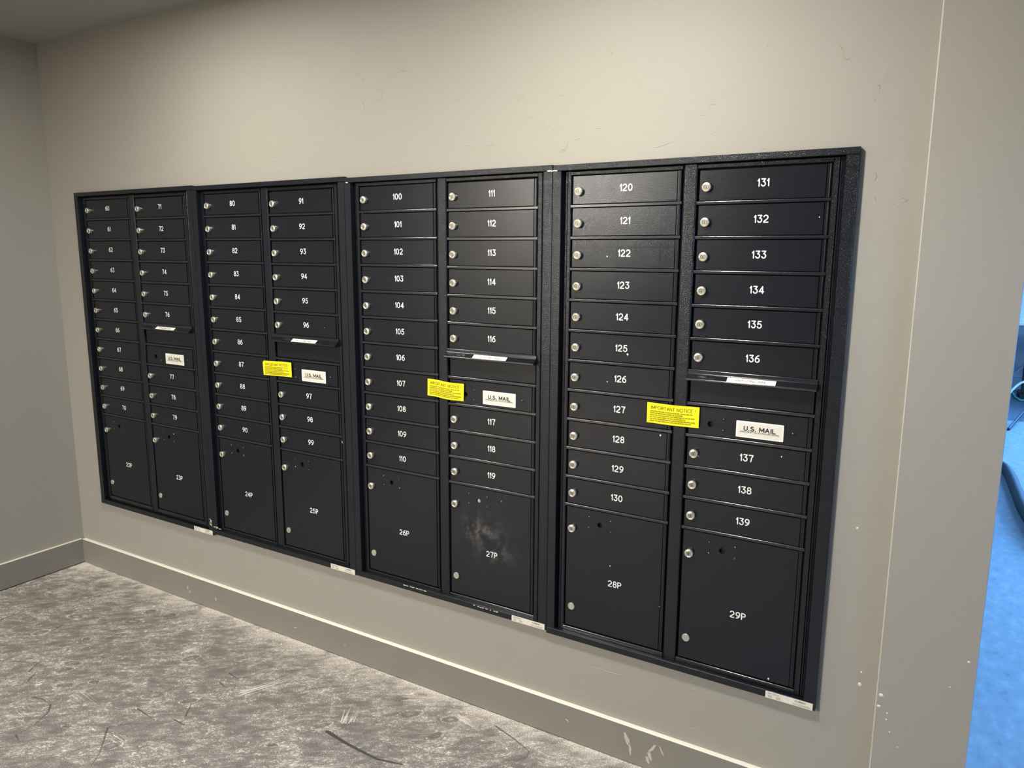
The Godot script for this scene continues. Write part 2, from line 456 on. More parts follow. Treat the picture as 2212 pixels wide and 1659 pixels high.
	for k in w * h:
		var v := clampf(px[k], 0.12, 0.97)
		data[k * 3] = int(clampf(v * 1.0, 0, 1) * 255)
		data[k * 3 + 1] = int(clampf(v * 0.96, 0, 1) * 255)
		data[k * 3 + 2] = int(clampf(v * (0.90 + 0.03 * (1.0 - v)), 0, 1) * 255)
	var img := Image.create_from_data(w, h, false, Image.FORMAT_RGB8, data)
	return ImageTexture.create_from_image(img)

# ------------------------------------------------------------------ the mailbox units
const COL := [0.0, 0.3664]             # left end of each column of doors, from the unit's origin
const CW := [0.3268, 0.3293]           # and their widths
var door_mesh := {}

# one door leaf with its raised face, hinge groove and hinge bead; origin at the door line above it, left end of the column
func door_leaf(w: float, h: float, hole := Vector3.ZERO, m: Material = null, bare := false) -> ArrayMesh:
	var key := "%f %f %s %s %s" % [w, h, hole, m, bare]
	if door_mesh.has(key):
		return door_mesh[key]
	var g := Geo.new()
	var x0 := 0.0052; var x1 := w - (0.0040 if bare else 0.0142); var y1 := -0.0062; var y0 := -h + 0.0042; var z := -0.002; var c := 0.0012
	var zb := -0.012
	if hole.z > 0.0:
		var cx := hole.x; var cy := hole.y; var r := hole.z; var s := r * 1.6
		for rect in [[x0 + c, y0 + c, x1 - c, cy - s], [x0 + c, cy + s, x1 - c, y1 - c], [x0 + c, cy - s, cx - s, cy + s], [cx + s, cy - s, x1 - c, cy + s]]:
			g.quad(Vector3(rect[0], rect[1], z), Vector3(rect[2], rect[1], z), Vector3(rect[2], rect[3], z), Vector3(rect[0], rect[3], z))
		for k in 32:
			var a := TAU * k / 32; var b := TAU * (k + 1) / 32
			var da := Vector2(cos(a), sin(a)); var db := Vector2(cos(b), sin(b))
			var sa := da * s / maxf(absf(da.x), absf(da.y)); var sb := db * s / maxf(absf(db.x), absf(db.y))
			var o := Vector3(cx, cy, z)
			g.quad(o + Vector3(da.x * r, da.y * r, 0), o + Vector3(sa.x, sa.y, 0), o + Vector3(sb.x, sb.y, 0), o + Vector3(db.x * r, db.y * r, 0))
			g.quad(o + Vector3(da.x * r, da.y * r, 0), o + Vector3(db.x * r, db.y * r, 0), o + Vector3(db.x * r, db.y * r, -0.011), o + Vector3(da.x * r, da.y * r, -0.011))
	else:
		var ta := Vector2(0, 1); var tb := Vector2(1, 1)
		g.quad(Vector3(x0 + c, y0 + c, z), Vector3(x1 - c, y0 + c, z), Vector3(x1 - c, y1 - c, z), Vector3(x0 + c, y1 - c, z), ta, tb, Vector2(1, 0), Vector2(0, 0))
	for k in g.v.size():
		g.uv[k] = Vector2((g.v[k].x - x0) / (x1 - x0), (y1 - g.v[k].y) / (y1 - y0))
	g.quad(Vector3(x0, y0, zb), Vector3(x1, y0, zb), Vector3(x1 - c, y0 + c, z), Vector3(x0 + c, y0 + c, z))
	g.quad(Vector3(x0 + c, y1 - c, z), Vector3(x1 - c, y1 - c, z), Vector3(x1, y1, zb), Vector3(x0, y1, zb))
	g.quad(Vector3(x0, y0, zb), Vector3(x0 + c, y0 + c, z), Vector3(x0 + c, y1 - c, z), Vector3(x0, y1, zb))
	g.quad(Vector3(x1 - c, y0 + c, z), Vector3(x1, y0, zb), Vector3(x1, y1, zb), Vector3(x1 - c, y1 - c, z))
	g.quad(Vector3(x1, y0, zb), Vector3(x0, y0, zb), Vector3(x0, y1, zb), Vector3(x1, y1, zb))
	if not bare:
		g.box(Vector3(w - 0.0142, y0, -0.012), Vector3(w - 0.0096, y1, -0.0045))
		g.roll_y(w - 0.0064, -0.0036, 0.0031, -90.0, 90.0, y0, y1, 14)
		g.quad(Vector3(w - 0.0033, y0, -0.0036), Vector3(w - 0.0033, y0, -0.012), Vector3(w - 0.0033, y1, -0.012), Vector3(w - 0.0033, y1, -0.0036))
	door_mesh[key] = mesh_of(g, m if m else M.panel)
	return door_mesh[key]

func lock_mesh() -> ArrayMesh:
	if door_mesh.has("lock"):
		return door_mesh.lock
	var g := Geo.new()
	g.lathe([Vector2(0.0106, -0.002), Vector2(0.0106, 0.0050), Vector2(0.0118, 0.0054), Vector2(0.0122, 0.0064), Vector2(0.0121, 0.0078), Vector2(0.0112, 0.0090), Vector2(0.0098, 0.0094), Vector2(0.0090, 0.0086), Vector2(0.0082, 0.0080), Vector2(0.0078, 0.0090), Vector2(0.0068, 0.0093), Vector2(0.0062, 0.0070)], Vector3.ZERO, 32)
	var am := mesh_of(g, M.nickel)
	var k := Geo.new()
	k.lathe([Vector2(0.0062, 0.0070), Vector2(0.0054, 0.0078), Vector2(0.0, 0.0078)], Vector3.ZERO, 24)
	k.fill(am, M.lock_core)
	k = Geo.new()
	k.box(Vector3(-0.0008, -0.0042, 0.0072), Vector3(0.0008, 0.0026, 0.0081))
	k.fill(am, M.steel_dark)
	door_mesh.lock = am
	return am

func simple(key: String) -> ArrayMesh:
	if door_mesh.has(key):
		return door_mesh[key]
	var g := Geo.new()
	var m: Material = M.gloss_black
	match key:
		"screw":
			var sp := []
			for q in 10:
				sp.append(Vector2(0.0038 * cos(deg_to_rad(10.0 * q)), -0.0018 + 0.0036 * sin(deg_to_rad(10.0 * q))))
			g.lathe(sp, Vector3.ZERO, 20)
		"knob":
			m = M.brushed
			g.lathe([Vector2(0.0106, -0.002), Vector2(0.0114, 0.0), Vector2(0.0114, 0.0016), Vector2(0.0102, 0.0026), Vector2(0.0098, 0.0022), Vector2(0.0, 0.0023)], Vector3.ZERO)
		"plug":
			m = M.steel_dark
			g.disc(Vector3(0, 0, -0.0115), 0.0086, 0.0086, 24)
	door_mesh[key] = mesh_of(g, m)
	return door_mesh[key]

func number_on(door: Node3D, s: String, cx: float, cy: float):
	var h := 0.0172; var gap := 0.31
	if door_mesh.has("n" + s):
		part("number", door_mesh["n" + s], door)
		return
	var g := Geo.new()
	var wd := text_width(s, gap) * h * 1.0
	write(g, s, Vector2(cx - wd / 2, cy - h / 2), h, 0.0030, gap, flat(-0.0017), 1.0)
	built("number", g, M.white, door)

func plate(g: Geo, x0: float, y0: float, x1: float, y1: float, z: float, r := 0.002):
	# a thin rounded label
	var cs := [[x1 - r, y1 - r, 0.0], [x0 + r, y1 - r, 90.0], [x0 + r, y0 + r, 180.0], [x1 - r, y0 + r, 270.0]]
	var rim := []
	for c in cs:
		for k in 5:
			var a := deg_to_rad(c[2] + 22.5 * k)
			rim.append(Vector3(c[0] + r * cos(a), c[1] + r * sin(a), z))
	var mid := Vector3((x0 + x1) / 2, (y0 + y1) / 2, z)
	for k in rim.size():
		var a: Vector3 = rim[k]; var b: Vector3 = rim[(k + 1) % rim.size()]
		g.tri(mid, a, b)
		g.quad(a - Vector3(0, 0, 0.0008), b - Vector3(0, 0, 0.0008), b, a)

func smudged_panel() -> StandardMaterial3D:
	# plaster dust wiped across one parcel door
	var w := 256; var h := 320
	var f := FastNoiseLite.new()
	f.seed = 31; f.frequency = 0.022; f.fractal_octaves = 5
	var g := FastNoiseLite.new()
	g.seed = 8; g.frequency = 0.06; g.fractal_octaves = 3
	var img := Image.create(w, h, false, Image.FORMAT_RGB8)
	for j in h:
		for i in w:
			var u := float(i) / w; var v := float(j) / h
			var a := Vector2((u - 0.40) / 0.30, (v - 0.37) / 0.17).rotated(0.35)
			var b := Vector2((u - 0.56) / 0.34, (v - 0.52) / 0.17).rotated(-0.3)
			var k := maxf(exp(-a.length_squared() * 1.3), 0.75 * exp(-b.length_squared() * 1.6))
			k *= clampf(0.40 + 1.5 * f.get_noise_2d(i, j * 0.7) + 0.7 * g.get_noise_2d(i, j), 0.0, 1.0)
			var c := Color(0.078, 0.088, 0.115).lerp(Color(0.50, 0.48, 0.43), clampf(k * 0.62, 0.0, 0.7))
			img.set_pixel(i, j, c)
	var m := mat(Color.WHITE, 0.4)
	m.albedo_texture = ImageTexture.create_from_image(img)
	return m

func mailbox_unit(u: int, ox: float, dy: float, xl: float, xr: float, ytop: float, ybot: float, label: String, first: int, parcel: int):
	var o := TOP + dy
	var t := thing("mailbox_unit", label, "mailboxes", Vector3(ox, o, 0), "four black mailbox units set side by side in the wall")
	var left := xl - ox; var right := xr - ox; var top := ytop - dy; var bot := ybot - dy
	# carcass set into the wall
	var g := Geo.new()
	g.box(Vector3(left + 0.012, bot + 0.010, -0.43), Vector3(right - 0.012, minf(top - 0.008, 0.0150 - dy), -0.014))
	built("cabinet_body", g, M.void, t)
	# surround: a strip above and below, one down each side
	var tz := 0.016
	var s := Geo.new(); s.box(Vector3(left + 0.0004, top - 0.0165, 0.0002), Vector3(right - 0.0004, top, tz), 0.0012)
	built("trim_strip", s, M.black, t)
	s = Geo.new(); s.box(Vector3(left + 0.0004, bot, 0.0002), Vector3(right - 0.0004, bot + 0.0182, tz))
	s.box(Vector3(left + 0.0004, bot + 0.0180, 0.0002), Vector3(right - 0.0004, bot + 0.0200, tz - 0.0018))
	s.roll_x(bot + 0.0182, tz - 0.0018, 0.0018, 0.0, 90.0, left + 0.0004, right - 0.0004, 10)
	built("trim_strip", s, M.black, t)
	s = Geo.new(); s.box(Vector3(left + 0.0004, bot + 0.0204, -0.012), Vector3(left + 0.0275, top - 0.0170, tz), 0.0010)
	built("trim_strip", s, M.black, t)
	s = Geo.new(); s.box(Vector3(right - 0.0300, bot + 0.0204, -0.012), Vector3(right - 0.0004, top - 0.0170, tz), 0.0010)
	built("trim_strip", s, M.black, t)
	# the door frame: stiles with a step, mullion with rolled edges, header and sill rails
	var e := -1.3785
	var ra := COL[1] + CW[1]
	g = Geo.new()
	g.sweep_y([Vector2(-0.0196, -0.014), Vector2(-0.0192, -0.003), Vector2(-0.0172, -0.0016), Vector2(-0.0122, -0.0016), Vector2(-0.0112, -0.004), Vector2(-0.0102, -0.0012), Vector2(-0.0090, 0.0), Vector2(-0.0010, 0.0), Vector2(0.0008, -0.0016), Vector2(0.0010, -0.014)], e - 0.012, 0.006)
	built("stile", g, M.black, t)
	g = Geo.new()
	g.sweep_y([Vector2(ra - 0.0010, -0.014), Vector2(ra - 0.0008, -0.0016), Vector2(ra + 0.0010, 0.0), Vector2(ra + 0.0128, 0.0), Vector2(ra + 0.0136, -0.0026), Vector2(ra + 0.0146, -0.0040), Vector2(ra + 0.0156, -0.0004), Vector2(ra + 0.0176, 0.0006), Vector2(ra + 0.0206, -0.0010), Vector2(ra + 0.0216, 0.0004), Vector2(ra + 0.0246, -0.0004), Vector2(ra + 0.0250, -0.014)], e - 0.012, 0.006)
	built("stile", g, M.black, t)
	var ma: float = COL[0] + CW[0]; var mb: float = COL[1]
	g = Geo.new()
	var my0 := e - 0.0125; var my1 := 0.0064
	g.box(Vector3(ma + 0.0090, my0, -0.014), Vector3(mb - 0.0040, my1, 0.0024))
	g.roll_y(ma + 0.0090, -0.0062, 0.0086, -90.0, 0.0, my0, my1, 14)
	g.roll_y(mb - 0.0040, -0.0014, 0.0038, 0.0, 90.0, my0, my1, 10)
	g.quad(Vector3(mb - 0.0002, my0, -0.0014), Vector3(mb - 0.0002, my0, -0.014), Vector3(mb - 0.0002, my1, -0.014), Vector3(mb - 0.0002, my1, -0.0014))
	built("mullion", g, M.black, t)
	for c in 2:
		var a: float = COL[c]; var b: float = COL[c] + CW[c]
		g = Geo.new()
		g.sweep_x([Vector2(-0.0045, -0.014), Vector2(-0.0045, -0.001), Vector2(-0.0030, 0.0004), Vector2(0.0046, 0.0004), Vector2(0.0062, -0.0012), Vector2(0.0062, -0.014)], a + 0.0006, b - 0.0006)
		built("header_rail", g, M.black, t)
		g = Geo.new()
		g.box(Vector3(a + 0.0006, e - 0.012, -0.014), Vector3(b - 0.0006, e - 0.0018, 0.0006))
		g.roll_x(e - 0.0018, -0.0022, 0.0028, 0.0, 90.0, a + 0.0006, b - 0.0006, 12)
		built("sill_rail", g, M.rail, t)
	# thin dividers between the doors, their top edges rounded over
	for c in 2:
		var key := "divider%d" % c
		if not door_mesh.has(key):
			g = Geo.new()
			var w: float = CW[c]
			g.box(Vector3(0.0006, -0.0042, -0.014), Vector3(w - 0.0006, 0.0014, 0.0004))
			g.box(Vector3(0.0006, 0.0008, -0.014), Vector3(w - 0.0006, 0.0038, -0.0020))
			g.roll_x(0.0014, -0.0020, 0.0024, 0.0, 90.0, 0.0006, w - 0.0006, 12)
			door_mesh[key] = mesh_of(g, M.rail)
		for k in range(1, 12):
			if c == 1 and k == 6:
				continue
			part("divider", door_mesh[key], t, Vector3(COL[c], -TIER * k - (0.0024 if c == 1 else 0.0), 0))
	var n := first
	for c in 2:
		var at := func(k: int) -> Vector3: return Vector3(COL[c], -TIER * k - (0.0024 if c == 1 else 0.0), 0)
		for k in 11:
			if c == 1 and k == 6:
				outgoing(t, at.call(6), CW[c])
				continue
			if c == 1 and k == 7:
				collection_door(t, at.call(7), CW[c])
				continue
			var d := part("mailbox_door", door_leaf(CW[c], TIER), t, at.call(k))
			part("lock", lock_mesh(), d, Vector3(0.0262, -0.0500, 0))
			number_on(d, str(n), 0.1675, -0.0435)
			n += 1
		# the parcel locker below
		var ph: float = -e - TIER * 11 - (0.0024 if c == 1 else 0.0)
		var hole := Vector3(0.1165, -0.0490, 0.0084)
		var smudged := u == 2 and c == 1
		var d := part("parcel_door", door_leaf(CW[c], ph, hole, smudged_panel() if smudged else null), t, at.call(11))
		if smudged:
			d.set_meta("label", "parcel door smudged with pale plaster dust")
			var hg := Geo.new()
			hg.lathe([Vector2(0.0070, -0.0100), Vector2(0.0066, -0.0050), Vector2(0.0054, -0.0042), Vector2(0.0, -0.0042)], Vector3(hole.x + 0.0010, hole.y - 0.0006, 0.0))
			hg.disc(Vector3(hole.x, hole.y, -0.0105), 0.0086, 0.0086, 20)
			built("lock_hole", hg, M.brushed, d)
		else:
			part("lock_hole", simple("plug"), d, Vector3(hole.x, hole.y, 0))
		for q in [Vector2(0.0805, -0.0300), Vector2(0.0805, -0.0635), Vector2(0.1520, -0.0310), Vector2(0.1520, -0.0640)]:
			part("screw", simple("screw"), d, Vector3(q.x, q.y, 0))
		part("lock", lock_mesh(), d, Vector3(0.0262, -0.0715 + 0.0215 - (0.0240 if c == 0 else 0.0225), 0))
		part("knob", simple("knob"), d, Vector3(0.0276, -0.3300, 0))
		number_on(d, "%dP" % (parcel + c), 0.1690, -0.2255)
	# maker's label on the bottom strip
	var lab := Geo.new()
	var lx0 := right - 0.1275; var lx1 := right - 0.0060; var ly0 := bot - 0.0008; var ly1 := bot + 0.0186
	plate(lab, lx0, ly0, lx1, ly1, tz + 0.0006, 0.0014)
	var lo := built("maker_label", lab, M.label, t)
	lo.set_meta("label", "small white maker's label at the bottom right corner")
	var ink := Geo.new()
	var pl := flat(tz + 0.0009)
	write(ink, "USPS-STD-4C", Vector2(lx0 + 0.007, ly1 - 0.0068), 0.0036, 0.0006, 0.22, pl, 1.0, false)
	write(ink, "FLORENCE", Vector2(lx0 + 0.077, ly1 - 0.0078), 0.0044, 0.0008, 0.22, pl, 1.0, false)
	for k in 3:
		for q in [[0.007, 0.011], [0.028, 0.012]]:
			ink.quad(pl.call(Vector2(lx0 + q[0], ly0 + 0.0030 + 0.0026 * k)), pl.call(Vector2(lx0 + q[0] + q[1], ly0 + 0.0030 + 0.0026 * k)), pl.call(Vector2(lx0 + q[0] + q[1], ly0 + 0.0038 + 0.0026 * k)), pl.call(Vector2(lx0 + q[0], ly0 + 0.0038 + 0.0026 * k)))
	for k in 2:
		ink.quad(pl.call(Vector2(lx0 + 0.070, ly0 + 0.0030 + 0.0028 * k)), pl.call(Vector2(lx0 + 0.114, ly0 + 0.0030 + 0.0028 * k)), pl.call(Vector2(lx0 + 0.114, ly0 + 0.0037 + 0.0028 * k)), pl.call(Vector2(lx0 + 0.070, ly0 + 0.0037 + 0.0028 * k)))
	built("lettering", ink, M.grey_ink, lo)
	return t

func outgoing(t: Node3D, at: Vector3, w: float):
	# the letter slot: a sloping hood over a plain recessed panel
	var b := part("slot_panel", door_leaf(w, TIER, Vector3.ZERO, null, true), t, at)
	b.position.z = -0.003
	var g := Geo.new()
	g.sweep_x([Vector2(-0.0240, -0.010), Vector2(-0.0240, 0.0195), Vector2(-0.0222, 0.0230), Vector2(-0.0190, 0.0232), Vector2(-0.0068, 0.0072), Vector2(-0.0046, 0.0058), Vector2(0.0020, 0.0040), Vector2(0.0042, 0.0), Vector2(0.0042, -0.010)], 0.0, w + 0.002)
	g.roll_x(-0.0190, 0.0214, 0.0020, 0.0, 150.0, 0.0, w + 0.002, 12)
	g.roll_x(-0.0062, 0.0062, 0.0018, -20.0, 120.0, 0.0, w + 0.002, 12)
	g.roll_x(0.0030, 0.0022, 0.0020, 0.0, 120.0, 0.0, w + 0.002, 12)
	var hood := built("letter_hood", g, M.rail, t, at)
	# its label lies on the slope
	var dir := Vector2(-0.0122, 0.0160).normalized()        # down the slope, as (y, z)
	var out := Vector2(dir.y, -dir.x)
	if out.y < 0:
		out = -out
	var mid := Vector2(-0.0129, 0.0152)
	var on := func(p: Vector2) -> Vector3:
		var q: Vector2 = mid - dir * p.y + out * 0.0006
		return Vector3(p.x, q.x, q.y)
	var lab := Geo.new()
	var x0 := 0.1085; var x1 := 0.2325; var hh := 0.0086
	lab.quad(on.call(Vector2(x0, -hh)), on.call(Vector2(x1, -hh)), on.call(Vector2(x1, hh)), on.call(Vector2(x0, hh)))
	var l := built("outgoing_label", lab, M.label_edge, hood)
	l.set_meta("label", "white label reading OUTGOING MAIL on the black hood")
	var ink := Geo.new()
	var on2 := func(p: Vector2) -> Vector3: return on.call(p) + Vector3(0, out.x, out.y) * 0.0004
	var h := 0.0078
	write(ink, "OUTGOING MAIL", Vector2((x0 + x1) / 2 - text_width("OUTGOING MAIL", 0.2) * h * 1.05 / 2, -h / 2), h, 0.0010, 0.2, on2, 1.05, false)
	built("lettering", ink, M.grey_ink, hood)

func collection_door(t: Node3D, at: Vector3, w: float):
	var d := part("collection_door", door_leaf(w, TIER, Vector3(0.0668, -0.0524, 0.0084)), t, at)
	part("lock_hole", simple("plug"), d, Vector3(0.0668, -0.0524, 0))
	for q in [Vector2(0.1020, -0.0348), Vector2(0.1020, -0.0664), Vector2(0.2800, -0.0518)]:
		part("screw", simple("screw"), d, Vector3(q.x, q.y, 0))
	var g := Geo.new()
	plate(g, 0.1355, -0.0770, 0.2570, -0.0328, -0.0006, 0.0016)
	var l := built("mail_label", g, M.label_edge, d)
	l.set_meta("label", "white label reading U.S. MAIL")
	var inner := Geo.new()
	plate(inner, 0.1400, -0.0730, 0.2525, -0.0368, -0.0003, 0.0008)
	built("label_print_area", inner, M.label, d)
	var ink := Geo.new()
	var h := 0.0106
	var k := 0.0800 / (text_width("U.S. MAIL", 0.26) * h)
	write(ink, "U.S. MAIL", Vector2(0.1965 - 0.0400, -0.0572), h, 0.0025, 0.26, flat(0.0001), k)
	h = 0.0036
	var s := "APPROVED BY THE POSTMASTER GENERAL"
	built("lettering", ink, M.ink, d)
	ink = Geo.new()
	write(ink, s, Vector2(0.1965 - text_width(s, 0.2) * h * 1.12 / 2, -0.0632), h, 0.0006, 0.2, flat(0.0001), 1.12, false)
	built("small_lettering", ink, M.grey_ink, d)

func notice(label: String, at: Vector3, turn: float, w: float, h: float, wave: float, curl: float, seed_: int):
	# a yellow sticker that bridges a door, the mullion and the next door, so it ripples
	var t := thing("notice_sticker", label, "sticker", at, "yellow notices stuck across the doors")
	t.rotation.z = turn
	var on := func(p: Vector2) -> Vector3:
		var u := p.x / w; var v := p.y / h
		var z := 0.0042 + wave * sin(u * 7.5 + seed_) * (0.4 + 0.6 * (0.5 - v)) + 0.0018 * exp(-pow((u - 0.52) / 0.2, 2.0))
		z += curl * pow(clampf(0.30 - u - (0.5 - v) * 0.1, 0.0, 1.0), 1.6) * 0.05
		return Vector3(p.x, p.y + wave * 1.1 * sin(u * 6.0 + seed_ * 1.7), z)
	var g := Geo.new()
	var nx := 28; var ny := 8
	for j in ny:
		for i in nx:
			var a := Vector2(w * i / nx, -h * (j + 1) / ny); var b := Vector2(w * (i + 1) / nx, -h * j / ny)
			if curl > 0.0 and i == 0 and j == 0:
				g.tri(on.call(a), on.call(Vector2(b.x, a.y)), on.call(b))
				continue
			g.quad(on.call(a), on.call(Vector2(b.x, a.y)), on.call(b), on.call(Vector2(a.x, b.y)))
	built("sheet", g, M.yellow, t)
	var on2 := func(p: Vector2) -> Vector3: return on.call(p) + Vector3(0, 0, 0.0005)
	var ink := Geo.new()
	var s := "IMPORTANT NOTICE !"
	var ch := 0.0092
	var k := (w * 0.845) / (text_width(s, 0.24) * ch)
	write(ink, s, Vector2(w * 0.078, -0.0175), ch, 0.0011, 0.24, on2, k, false)
	built("heading", ink, M.dark_yellow_ink, t)
	var small := Geo.new()
	var lines := ["SAVE INSTRUCTIONS FOR LOCKING UP MASTER UNIT. YOU WILL NEED THEM.", "TO OPEN UNIT REMOVE TAPE COVERING THE LOCK OPENING.", "INSTALL NEW LOCK IN THE DOOR LOCK COMPARTMENT OF THIS UNIT DOOR.", "ONLY THE US POSTAL SERVICE CAN SUPPLY MASTER DOOR LOCK.", "CALL LOCAL POSTMASTER TO INSTALL LOCK ON THIS DOOR AND PARCEL DOORS.", "REMOVE THIS LABEL AFTER POSTAL SERVICE HAS INSTALLED THEIR LOCK."]
	var share := [0.82, 0.64, 0.86, 0.69, 0.87, 0.80]
	for q in lines.size():
		var lh := 0.0030
		var kk: float = (w * share[q]) / (text_width(lines[q], 0.3) * lh)
		write(small, lines[q], Vector2(w * 0.062, -0.0248 - 0.0054 * q), lh, 0.0010 if q == 4 else 0.0008, 0.3, on2, kk, false)
	built("small_print", small, M.pale_ink, t)

# ------------------------------------------------------------------ setting
const MARKS := [
		[1.199, 2.126, 1.215, 2.103],
		[1.197, 2.096, 1.218, 2.062, 1.215, 2.051, 1.234, 2.035, 1.254, 2.019],
		[1.307, 1.992, 1.315, 1.982],
		[1.194, 1.879, 1.200, 1.871, 1.230, 1.865, 1.245, 1.861, 1.259, 1.849],
		[1.207, 1.834, 1.229, 1.841, 1.267, 1.828],
		[1.353, 1.868, 1.370, 1.866],
		[1.369, 1.851, 1.372, 1.834, 1.359, 1.830, 1.371, 1.823],
		[1.399, 1.852, 1.415, 1.849, 1.422, 1.837, 1.422, 1.824],
		[1.540, 1.857, 1.549, 1.848],
		[1.417, 2.094, 1.436, 2.078],
		[1.459, 1.950, 1.478, 1.944],
		[1.600, 1.885, 1.615, 1.880],
		[1.639, 1.884, 1.648, 1.880],
		[1.753, 1.828, 1.770, 1.821, 1.798, 1.815, 1.812, 1.803, 1.832, 1.805],
		[1.807, 2.107, 1.812, 2.111, 1.826, 2.105, 1.834, 2.106, 1.837, 2.096],
		[1.707, 2.059, 1.728, 2.060, 1.738, 2.043, 1.731, 2.031, 1.706, 2.032],
		[1.638, 2.040, 1.652, 2.028, 1.658, 2.004],
		[1.667, 2.042, 1.681, 2.042],
		[1.781, 1.945, 1.794, 1.937],
		[1.821, 1.916, 1.830, 1.921],
		[1.620, 2.115, 1.630, 2.117, 1.635, 2.111],
		[1.651, 2.096, 1.658, 2.099, 1.660, 2.094],
		[1.911, 2.039, 1.934, 2.049],
		[2.023, 1.862, 2.040, 1.856],
		[2.037, 1.867, 2.062, 1.865, 2.089, 1.859],
		[2.132, 1.858, 2.150, 1.859, 2.171, 1.856],
		[2.026, 2.004, 2.044, 1.996],
		[2.239, 1.963, 2.248, 1.980, 2.273, 1.989],
		[2.272, 1.929, 2.290, 1.926, 2.303, 1.932],
		[2.299, 1.940, 2.304, 1.941],
		[2.304, 1.914, 2.321, 1.911, 2.340, 1.906, 2.346, 1.897, 2.354, 1.906, 2.360, 1.914],
		[2.371, 1.985, 2.382, 1.979, 2.396, 1.975],
		[2.407, 1.858, 2.411, 1.852, 2.403, 1.834, 2.390, 1.830, 2.383, 1.823, 2.401, 1.828, 2.413, 1.851],
		[2.400, 1.871, 2.413, 1.876],
		[2.418, 1.862, 2.437, 1.855, 2.450, 1.861],
		[2.490, 1.883, 2.501, 1.880, 2.512, 1.882],
		[2.520, 2.081, 2.525, 2.080],
		[2.531, 2.077, 2.537, 2.072, 2.537, 2.065],
		[2.303, 1.816, 2.318, 1.813],
		[2.602, 1.915, 2.616, 1.912],
		[2.654, 1.817, 2.689, 1.822, 2.712, 1.829, 2.734, 1.833],
		[2.807, 1.911, 2.818, 1.916, 2.829, 1.915],
		[2.787, 1.899, 2.798, 1.898],
		[2.789, 1.892, 2.802, 1.889],
		[2.818, 1.870, 2.825, 1.870],
		[2.816, 1.841, 2.824, 1.847],
		[2.945, 2.036, 2.946, 2.045],
		[2.945, 1.794, 2.954, 1.798, 2.959, 1.795],
		[3.197, 1.907, 3.199, 1.923, 3.203, 1.921, 3.201, 1.903],
		[3.194, 1.894, 3.199, 1.887],
		[3.199, 1.721, 3.202, 1.730, 3.208, 1.728, 3.212, 1.721, 3.208, 1.709, 3.202, 1.713],
		[3.210, 1.670, 3.212, 1.671, 3.215, 1.658],
		[3.258, 1.664, 3.270, 1.669, 3.281, 1.662, 3.262, 1.659],
		[3.250, 1.655, 3.259, 1.659],
		[3.118, 1.996, 3.126, 1.984, 3.138, 1.990],
		[3.108, 2.023, 3.121, 2.003],
		[1.473, 0.274, 1.492, 0.284],
		[1.491, 0.251, 1.527, 0.283],
		[1.249, 0.294, 1.324, 0.285, 1.371, 0.270],
		[2.510, 0.268, 2.551, 0.272, 2.585, 0.270, 2.622, 0.273, 2.654, 0.271],
		[2.648, 0.233, 2.674, 0.231],
		[2.838, 0.321, 2.846, 0.308],
		[2.857, 0.327, 2.862, 0.317],
		[2.832, 0.291, 2.854, 0.302, 2.873, 0.296],
		[2.611, 0.158, 2.630, 0.147],
		[2.684, 0.170, 2.704, 0.165],
		[2.944, 0.275, 2.954, 0.277, 2.971, 0.272],
		[2.832, 0.174, 2.860, 0.174],
		[2.839, 0.140, 2.849, 0.142],
		[2.851, 0.137, 2.864, 0.141],
		[3.186, 0.403, 3.202, 0.400],
		[3.180, 0.384, 3.194, 0.380],
		[3.186, 0.413, 3.194, 0.427],
		[3.190, 0.314, 3.198, 0.312]]

func plaster_marks(g: Geo):
	# thin crusts that the trowel left on the wall
	for line: Array in MARKS:
		var pts := []
		for k in range(0, line.size(), 2):
			pts.append(Vector2(line[k], line[k + 1]))
		# more points along it, each a little off
		var fine := []
		for k in pts.size() - 1:
			var n := maxi(2, int(pts[k].distance_to(pts[k + 1]) / 0.008))
			for s in n:
				fine.append(pts[k].lerp(pts[k + 1], float(s) / n) + Vector2(rng.randf_range(-0.0008, 0.0008), rng.randf_range(-0.0008, 0.0008)))
		fine.append(pts[-1])
		for k in fine.size() - 1:
			var a: Vector2 = fine[k]; var b: Vector2 = fine[k + 1]
			var ta := sin(PI * (k + 0.25) / fine.size()); var tb := sin(PI * (k + 1.25) / fine.size())
			if k + 1 == fine.size() - 1:
				tb = 0.1
			var side := (b - a).orthogonal().normalized() * 0.0019
			var h := 0.0009
			var p := [Vector3(a.x + side.x * ta, a.y + side.y * ta, 0), Vector3(b.x + side.x * tb, b.y + side.y * tb, 0), Vector3(b.x - side.x * tb, b.y - side.y * tb, 0), Vector3(a.x - side.x * ta, a.y - side.y * ta, 0)]
			var ca := Vector3(a.x, a.y, h * ta); var cb := Vector3(b.x, b.y, h * tb)
			if (p[1] - p[0]).cross(ca - p[0]).z > 0:
				g.quad(p[0], p[1], cb, ca); g.quad(ca, cb, p[2], p[3])
			else:
				g.quad(ca, cb, p[1], p[0]); g.quad(p[3], p[2], cb, ca)

